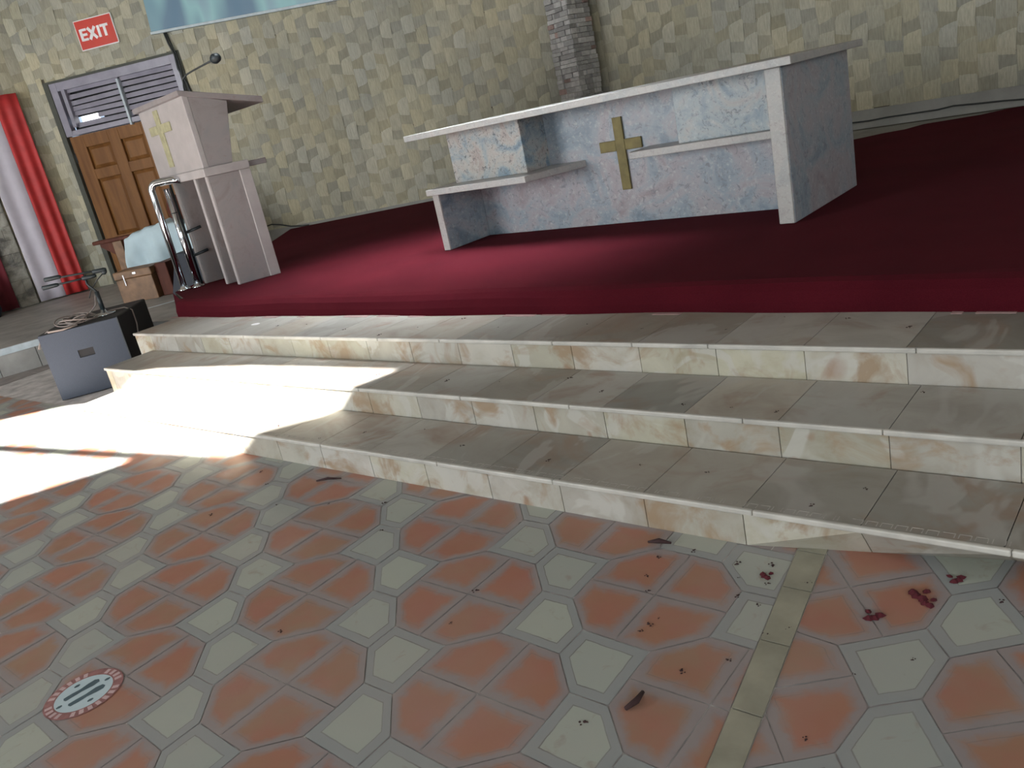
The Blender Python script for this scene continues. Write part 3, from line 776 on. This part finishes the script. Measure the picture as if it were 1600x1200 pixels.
# grille with a real handle recess
mb = MB(); ha, hb, hz0, hz1 = .27, .40, .335, .405
for b in ((.008, ha, 0, .006, .008, H0-.008), (hb, W0-.008, 0, .006, .008, H0-.008), (ha, hb, 0, .006, .008, hz0), (ha, hb, 0, .006, hz1, H0-.008)):
    SF.box(mb, b[0], b[1], -.012, .004, b[4], b[5])
mb.build('grille', M['grille'], spk)
fpart(SF, 'handle_recess', M['dark'], spk, [(ha, hb, -.0118, -.008, hz0, hz1)], 0)
fpart(SF, 'grille_edge', M['black'], spk, [(W0-.008, W0+.002, -.012, .006, .0, H0)], .002)
# mic stand with foam-tipped bars
ms = empty('microphone_stand', tuple(SF(.40, -.42, H0)), 'short stand with two black foam bars and gooseneck mic on the loudspeaker', 'microphone stand')
cS = SF(.46, -.34, H0)
g = MB(); g.lathe(tuple(cS), [(.105, .001), (.10, .014), (.03, .022), (.02, .05)], 24); g.build('round_base', M['chrome'], ms, smooth=True)
g = MB(); g.tube([cS+Vector((0, 0, .03)), cS+Vector((0, 0, .22))], .02, 12); g.build('pole', M['black'], ms, smooth=True)
ax = Vector((.5, .85, 0)).normalized(); nrm = Vector((.85, -.5, 0)).normalized()
Qm = Vector((-8.0, 3.2, 0))
def mp(a, z, o=0): return Qm+ax*a+nrm*o+Vector((0, 0, z))
g = MB(); g.tube([cS+Vector((0, 0, .22)), mp(.11, .84+.07), mp(.12, .99)], .010, 8); g.build('upright_rod', M['black'], ms, smooth=True)
for (a0, z0_, a1, z1_) in ((-.21, 1.03, .31, 1.0), (-.25, .965, .21, .965)):
    g = MB(); g.tube([mp(a0, z0_), mp(a1, z1_)], .009, 8); barO = g.build('cross_bar', M['black'], ms, smooth=True)
    for aa, bb, za, zb in ((a0, a0+.14, z0_, z0_), (a1-.12, a1, z1_, z1_)):
        g = MB(); g.tube([mp(aa-.004, za), mp(aa+.002, za), mp(bb-.02, zb), mp(bb, zb)], [.012, .02, .018, .011], 12); g.build('foam_tip', M['black'], barO, smooth=True)
g = MB(); g.tube([mp(.09, .78), mp(.12, .84), mp(.2, .92), mp(.28, .975)], .005, 8); g.build('gooseneck', M['cable_dark'], ms, smooth=True)
g = MB(); g.tube([mp(.265, .96), mp(.275, .97), mp(.295, .985), mp(.305, .993)], [.008, .022, .02, .008], 12); g.build('foam_windscreen', M['black'], ms, smooth=True)
# coiled cable on top, running down both sides
g = MB(); pts = []; cc = SF(.26, -.24, H0)
for i in range(150):
    th = i*.21; r = .13+.05*math.sin(i*.13)
    pts.append((cc.x+r*1.15*math.cos(th), cc.y+r*math.sin(th), cc.z+.014+.05*(.5+.5*math.sin(i*.37))*min(1, i/50)))
g.tube(pts, .006, 6)
g.tube([tuple(cc+Vector((.05, -.1, .02))), tuple(SF(.33, -.02, H0+.012)), tuple(SF(.22, .012, H0+.004)), tuple(SF(.10, .0, H0+.01)), tuple(SF(.07, -.08, H0+.01)), tuple(SF(.03, -.03, H0-.02)), tuple(SF(-.01, -.01, H0-.09)), tuple(SF(-.012, .01, H0-.11))], .009, 7)
g.tube([tuple(cc+Vector((.0, .12, .02))), tuple(SF(.5, -.4, H0+.02)), tuple(SF(.62, -.40, H0+.016)), tuple(SF(.683, -.38, H0-.02)), tuple(SF(.695, -.34, H0-.15)), tuple(SF(.695, -.30, .40)), tuple(SF(.70, -.28, .2))], .006, 6)
g.tube([tuple(cc+Vector((.0, .1, .03))), tuple(cS+Vector((-.05, -.03, .10))), tuple(cS+Vector((-.02, -.01, .2)))], .006, 6)
tag(g.build('coiled_cable', M['cable'], smooth=True), 'tangled grey cable coiled on top of the black loudspeaker', 'cable')

# ------------------------------------------------------------------ things between loudspeaker and door
BX = LEFT
def lw(a, off, z): return LEFT(a, off, z)
ch = empty('wooden_chest', tuple(LEFT(-.86, 2.4, .3)), 'small brown wooden chest with pale metal clasp behind the loudspeaker', 'chest')
fpart(LEFT, 'chest_body', M['wood_light'], ch, [(-1.12, -.62, 2.15, 2.5, .30, .60)], .008)
lidO = fpart(LEFT, 'lid', M['wood_light'], ch, [(-1.13, -.61, 2.14, 2.51, .603, .70)], .012)
fpart(LEFT, 'clasp', M['chrome'], ch, [(-1.0, -.985, 2.51, 2.52, .52, .66)], .003)
fpart(LEFT, 'lock_plate', M['chrome'], lidO, [(-.86, -.81, 2.51, 2.52, .645, .675)], .003)
bn = MB(); LEFT.box(bn, -.60, -.44, 1.9, 2.42, .30, .71); tag(bn.build('storage_box', M['wood_dark'], bevel=.01), 'dark brown box standing right beside the wooden chest', 'box')
bm_ = empty('floor_monitor', tuple(LEFT(.1, 2.3, .3)), 'navy black floor speaker behind the steel handrail', 'loudspeaker')
mb = MB(); mb.hexa([LEFT(-.41, 2.55, .3), LEFT(.12, 2.55, .3), LEFT(.12, 2.15, .3), LEFT(-.41, 2.15, .3), LEFT(-.30, 2.40, .78), LEFT(.12, 2.40, .78), LEFT(.12, 2.15, .78), LEFT(-.30, 2.15, .78)])
mb.build('monitor_cabinet', M['navy'], bm_, bevel=.012)
fpart(LEFT, 'corner_stud', M['chrome'], bm_, [(-.27, -.24, 2.44, 2.475, .62, .65)], 0)
# armchair with a draped sheet
ac = empty('wooden_armchair', tuple(LEFT(-1.3, 1.3, .3)), 'dark wooden armchair half hidden under a pale blue sheet before the door', 'chair')
fpart(LEFT, 'armrest', M['wood_dark'], ac, [(-1.92, -1.28, 1.42, 1.55, 1.02, 1.07)], .012)
mb = MB(); mb.hexa([LEFT(-1.84, 1.50, .98), LEFT(-1.60, 1.50, .80), LEFT(-1.60, 1.45, .80), LEFT(-1.84, 1.45, .98), LEFT(-1.84, 1.50, 1.02), LEFT(-1.42, 1.50, 1.02), LEFT(-1.42, 1.45, 1.02), LEFT(-1.84, 1.45, 1.02)])
mb.build('arm_bracket', M['wood_dark'], ac)
for a in (-1.64, -.55):
    fpart(LEFT, 'leg', M['wood_light'] if a < -1 else M['wood_dark'], ac, [(a, a+.14, 1.43, 1.53, .30, 1.02)], .006)
for a in (-1.58, -.55): fpart(LEFT, 'leg', M['wood_dark'], ac, [(a, a+.10, 1.0-.28, .82, .30, .95)], .006)
fpart(LEFT, 'seat', M['wood_dark'], ac, [(-1.50, -.45, .75, 1.42, .62, .70)], .01)
fpart(LEFT, 'backrest', M['wood_dark'], ac, [(-1.50, -.45, .74, .80, .70, 1.10)], .01)
fpart(LEFT, 'side_panel', M['wood_dark'], ac, [(-1.50, -1.46, .80, 1.42, .70, 1.02)], .006)
# sheet: a lumpy draped surface
mb = MB(); N = 60; K = 30
for j in range(K+1):
    for i in range(N+1):
        u = i/N; v = j/K
        a = -1.43+u*1.02
        if v < .45:
            o_ = .85+v/.45*.72; z = 1.03+.09*math.sin(u*3.1)+.035*math.sin(u*11+v*5)*math.sin(v*7)+.012*math.sin(u*31+v*9)
        else:
            t_ = (v-.45)/.55; o_ = 1.57+.07*math.sin(u*13+t_*3)*t_+.05*t_+.015*math.sin(u*37-t_*8)*t_; z = (1.03+.09*math.sin(u*3.1))*(1-t_)+(.50-.05*math.sin(u*7))*t_
        mb.v.append(tuple(LEFT(a+.03*math.sin(v*6), o_, z))); mb.c.append((1, 1, 1, 1))
for j in range(K):
    for i in range(N):
        b = j*(N+1)+i; mb.f.append((b, b+1, b+N+2, b+N+1))
sh = mb.build('draped_sheet', M['blue_cloth'], smooth=True, fix=False); sm = sh.modifiers.new('solid', 'SOLIDIFY'); sm.thickness = .01
tag(sh, 'pale blue sheet thrown over the wooden armchair', 'sheet')
bg = empty('dark_bag', tuple(LEFT(-.62, 1.35, 1.12)), 'round dark bag with shiny studs resting on the blue sheet', 'bag')
g = MB(); g.lathe(tuple(LEFT(-.62, 1.35, 1.12)), [(.08, 0), (.15, .05), (.17, .16), (.13, .28), (.05, .33)], 18); g.build('bag_body', M['wood_dark'], bg, smooth=True)
for z in (1.34, 1.22):
    g = MB(); g.lathe(tuple(LEFT(-.62, 1.52, z)), [(.008, 0), (.022, .012), (.008, .026)], 10); g.build('stud', M['chrome'], bg, smooth=True)

# ------------------------------------------------------------------ floor sticker
fs = empty('floor_sticker', (-3.02, .74, .002), 'round faded footprint sticker with red rim on the clay tile floor', 'sticker')
def disc(r0, r1, z, a0=0, a1=2*math.pi, n=64):
    mb = MB()
    for i in range(n):
        t0, t1 = a0+(a1-a0)*i/n, a0+(a1-a0)*(i+1)/n
        mb.poly([(c_x+r0*math.cos(t0), c_y+r0*math.sin(t0), z), (c_x+r1*math.cos(t0), c_y+r1*math.sin(t0), z), (c_x+r1*math.cos(t1), c_y+r1*math.sin(t1), z), (c_x+r0*math.cos(t1), c_y+r0*math.sin(t1), z)])
    return mb
c_x, c_y = -3.02, .74
disc(.098, .135, .0025).build('red_rim', M['sticker_red'], fs)
disc(.0, .099, .0028, n=48).build('white_centre', M['sticker_white'], fs)
mb = MB()
for i in range(26):
    if i in (4, 9, 10, 17, 22): continue
    th = i*2*math.pi/26; d = .007
    q = []
    for rr_, tt in ((.105, th-.07), (.105, th+.07), (.129, th+.06), (.129, th-.06)):
        q.append((c_x+rr_*math.cos(tt), c_y+rr_*math.sin(tt)))
    mb = MB(); mb.hexa([(x_, y_, .0026) for x_, y_ in q]+[(x_, y_, .0032) for x_, y_ in q]); mb.build('rim_mark', M['sticker_pink'], fs)
def outline(pts, z, th=0):
    mb = MB(); mb.poly([(x_, y_, z) for x_, y_ in pts]); return mb
fa = Vector((.10, .995)); fa.normalize(); fp = Vector((fa.y, -fa.x))
for sgn in (-1, 1):
    mb = MB()
    sole = [(-.062, .0), (-.058, .013), (-.03, .015), (0, .012), (.03, .019), (.055, .020), (.066, .008), (.062, -.008), (.04, -.014), (.0, -.008), (-.03, -.010), (-.058, -.010)]
    mb.poly([(c_x+fa.x*a+fp.x*(b+.024)*sgn, c_y+fa.y*a+fp.y*(b+.024)*sgn, .0034) for a, b in sole])
    mb.build('footprint', M['dot_dark'], fs, fix=False)
for aa, bb in ((.085, .0), (-.085, .0), (.0, .07), (0, -.07)):
    mb = MB(); mb.poly([(c_x+fa.x*(aa+x_)+fp.x*(bb+y_), c_y+fa.y*(aa+x_)+fp.y*(bb+y_), .0034) for x_, y_ in ((-.010, -.004), (0, -.008), (.010, -.004), (.010, .004), (0, .008), (-.010, .004))])
    mb.build('direction_mark', M['dot_dark'], fs, fix=False)

# ------------------------------------------------------------------ litter
pp = MB(); c_x, c_y = -5.78, 3.52
for i in range(16):
    t0, t1 = i*math.pi/8, (i+1)*math.pi/8
    pp.poly([(c_x, c_y, .456), (c_x+.045*math.cos(t0), c_y+.03*math.sin(t0), .453), (c_x+.045*math.cos(t1), c_y+.03*math.sin(t1), .453)])
tag(pp.build('paper_scrap', M['white_paint']), 'small white paper scrap on the topmost stone step', 'paper scrap')
def twig(pts, r, label):
    g = MB(); g.tube(pts, r, 6); return tag(g.build('twig', M['dirt'], smooth=True), label, 'twig')
twig([(-1.60, 2.285, .012), (-1.56, 2.30, .016), (-1.515, 2.31, .010)], [.004, .010, .004], 'short dark twig on the floor beside the lowest step')
twig([(-3.60, 2.26, .006), (-3.55, 2.30, .008), (-3.47, 2.325, .006)], [.004, .007, .003], 'thin dark twig on the floor near the sunlit patch')
twig([(-1.215, 1.49, .008), (-1.20, 1.53, .012), (-1.205, 1.57, .008)], [.006, .010, .006], 'dark reddish twig on an orange tile left of floor strip')
def clump(r, seed):
    rnd = random.Random(seed); mb = MB()
    for q in range(5):
        a, b = rnd.uniform(-r, r), rnd.uniform(-r, r); s_ = rnd.uniform(.3, .7)*r
        pts = [(a+s_*math.cos(t)*rnd.uniform(.6, 1.3), b+s_*math.sin(t)*rnd.uniform(.6, 1.3)) for t in [i*math.pi/3 for i in range(6)]]
        n = len(mb.v); mb.v += [(x_, y_, 0) for x_, y_ in pts]+[(a, b, s_*.7)]; mb.c += [(1, 1, 1, 1)]*7
        for i in range(6): mb.f.append((n+i, n+(i+1) % 6, n+6))
    return mb
l0 = clump(.028, 3).build('lint_tuft', M['lint']); l0.location = (-.66, 2.30, .002)
tag(l0, 'maroon carpet lint tuft on the floor beside the lowest step, right of the floor strip', 'lint', 'maroon lint tufts on the tile floor')
for x_, y_, s_ in ((-.63, 2.27, .8), (-.585, 2.42, .8), (-.75, 2.15, .9)):
    c_ = l0.copy(); c_.location = (x_, y_, .002); c_.scale = (s_, s_, s_); c_.rotation_euler.z = x_*40; COL.objects.link(c_)
lz = l0.copy(); lz.location = (-1.12, 2.24, .002); lz.scale = (.7, .7, .8); COL.objects.link(lz)
lz['label'] = 'maroon carpet lint tuft on the floor just left of the floor strip'; del lz['group']
d0 = clump(.007, 5).build('dirt_speck', M['dirt']); d0.location = (-1.45, 2.02, .001)
tag(d0, 'tiny dark dirt speck scattered on the tile floor', 'dirt speck', 'dirt specks on the tile floor')
fl = [(-2.05, 1.79), (-2.0, 1.6), (-1.35, 1.86), (-1.36, 1.82), (-1.34, 1.90), (-1.5, 2.1), (-1.1, 2.2), (-1.16, 2.1), (-1.08, 2.08), (-1.2, 2.2), (-1.24, 2.28), (-1.13, 2.31),
      (-1.0, 1.95), (-.95, 2.0), (-1.15, 1.7), (-1.05, 1.8), (-.6, 2.0), (-.75, 1.6), (-.72, 1.88), (-3.0, 2.2), (-3.3, 2.1), (-3.6, 2.0), (-3.9, 2.15), (-4.1, 2.25), (-2.6, 1.3), (-1.3, 1.4),
      (-1.42, 2.3), (-1.52, 2.22), (-.98, 2.25), (-.45, 2.35), (-3.9, 1.8), (-2.8, 2.0)]
for i, (x_, y_) in enumerate(fl):
    c_ = d0.copy(); c_.location = (x_, y_, .001); s_ = random.uniform(.5, 1.5); c_.scale = (s_, s_, s_); c_.rotation_euler.z = i; COL.objects.link(c_)
for lo, hi, z, nm, lab in ((2.45, 2.78, .1505, 12, 'lowest'), (2.88, 3.2, .3005, 12, 'middle'), (3.32, 3.66, .4505, 14, 'topmost')):
    for i in range(nm):
        c_ = d0.copy(); x_ = -5.0+4.4*(i+random.random())/nm if z < .45 else -6.0+5.4*(i+random.random())/nm
        s_ = random.uniform(.5, 1.8); c_.location = (x_, random.uniform(lo, hi), z); c_.scale = (s_, s_, s_*.7); c_.rotation_euler.z = i; COL.objects.link(c_)
        c_['label'] = 'tiny dark dirt speck scattered on the %s stone step' % lab; c_['group'] = 'dirt specks on the %s stone step' % lab
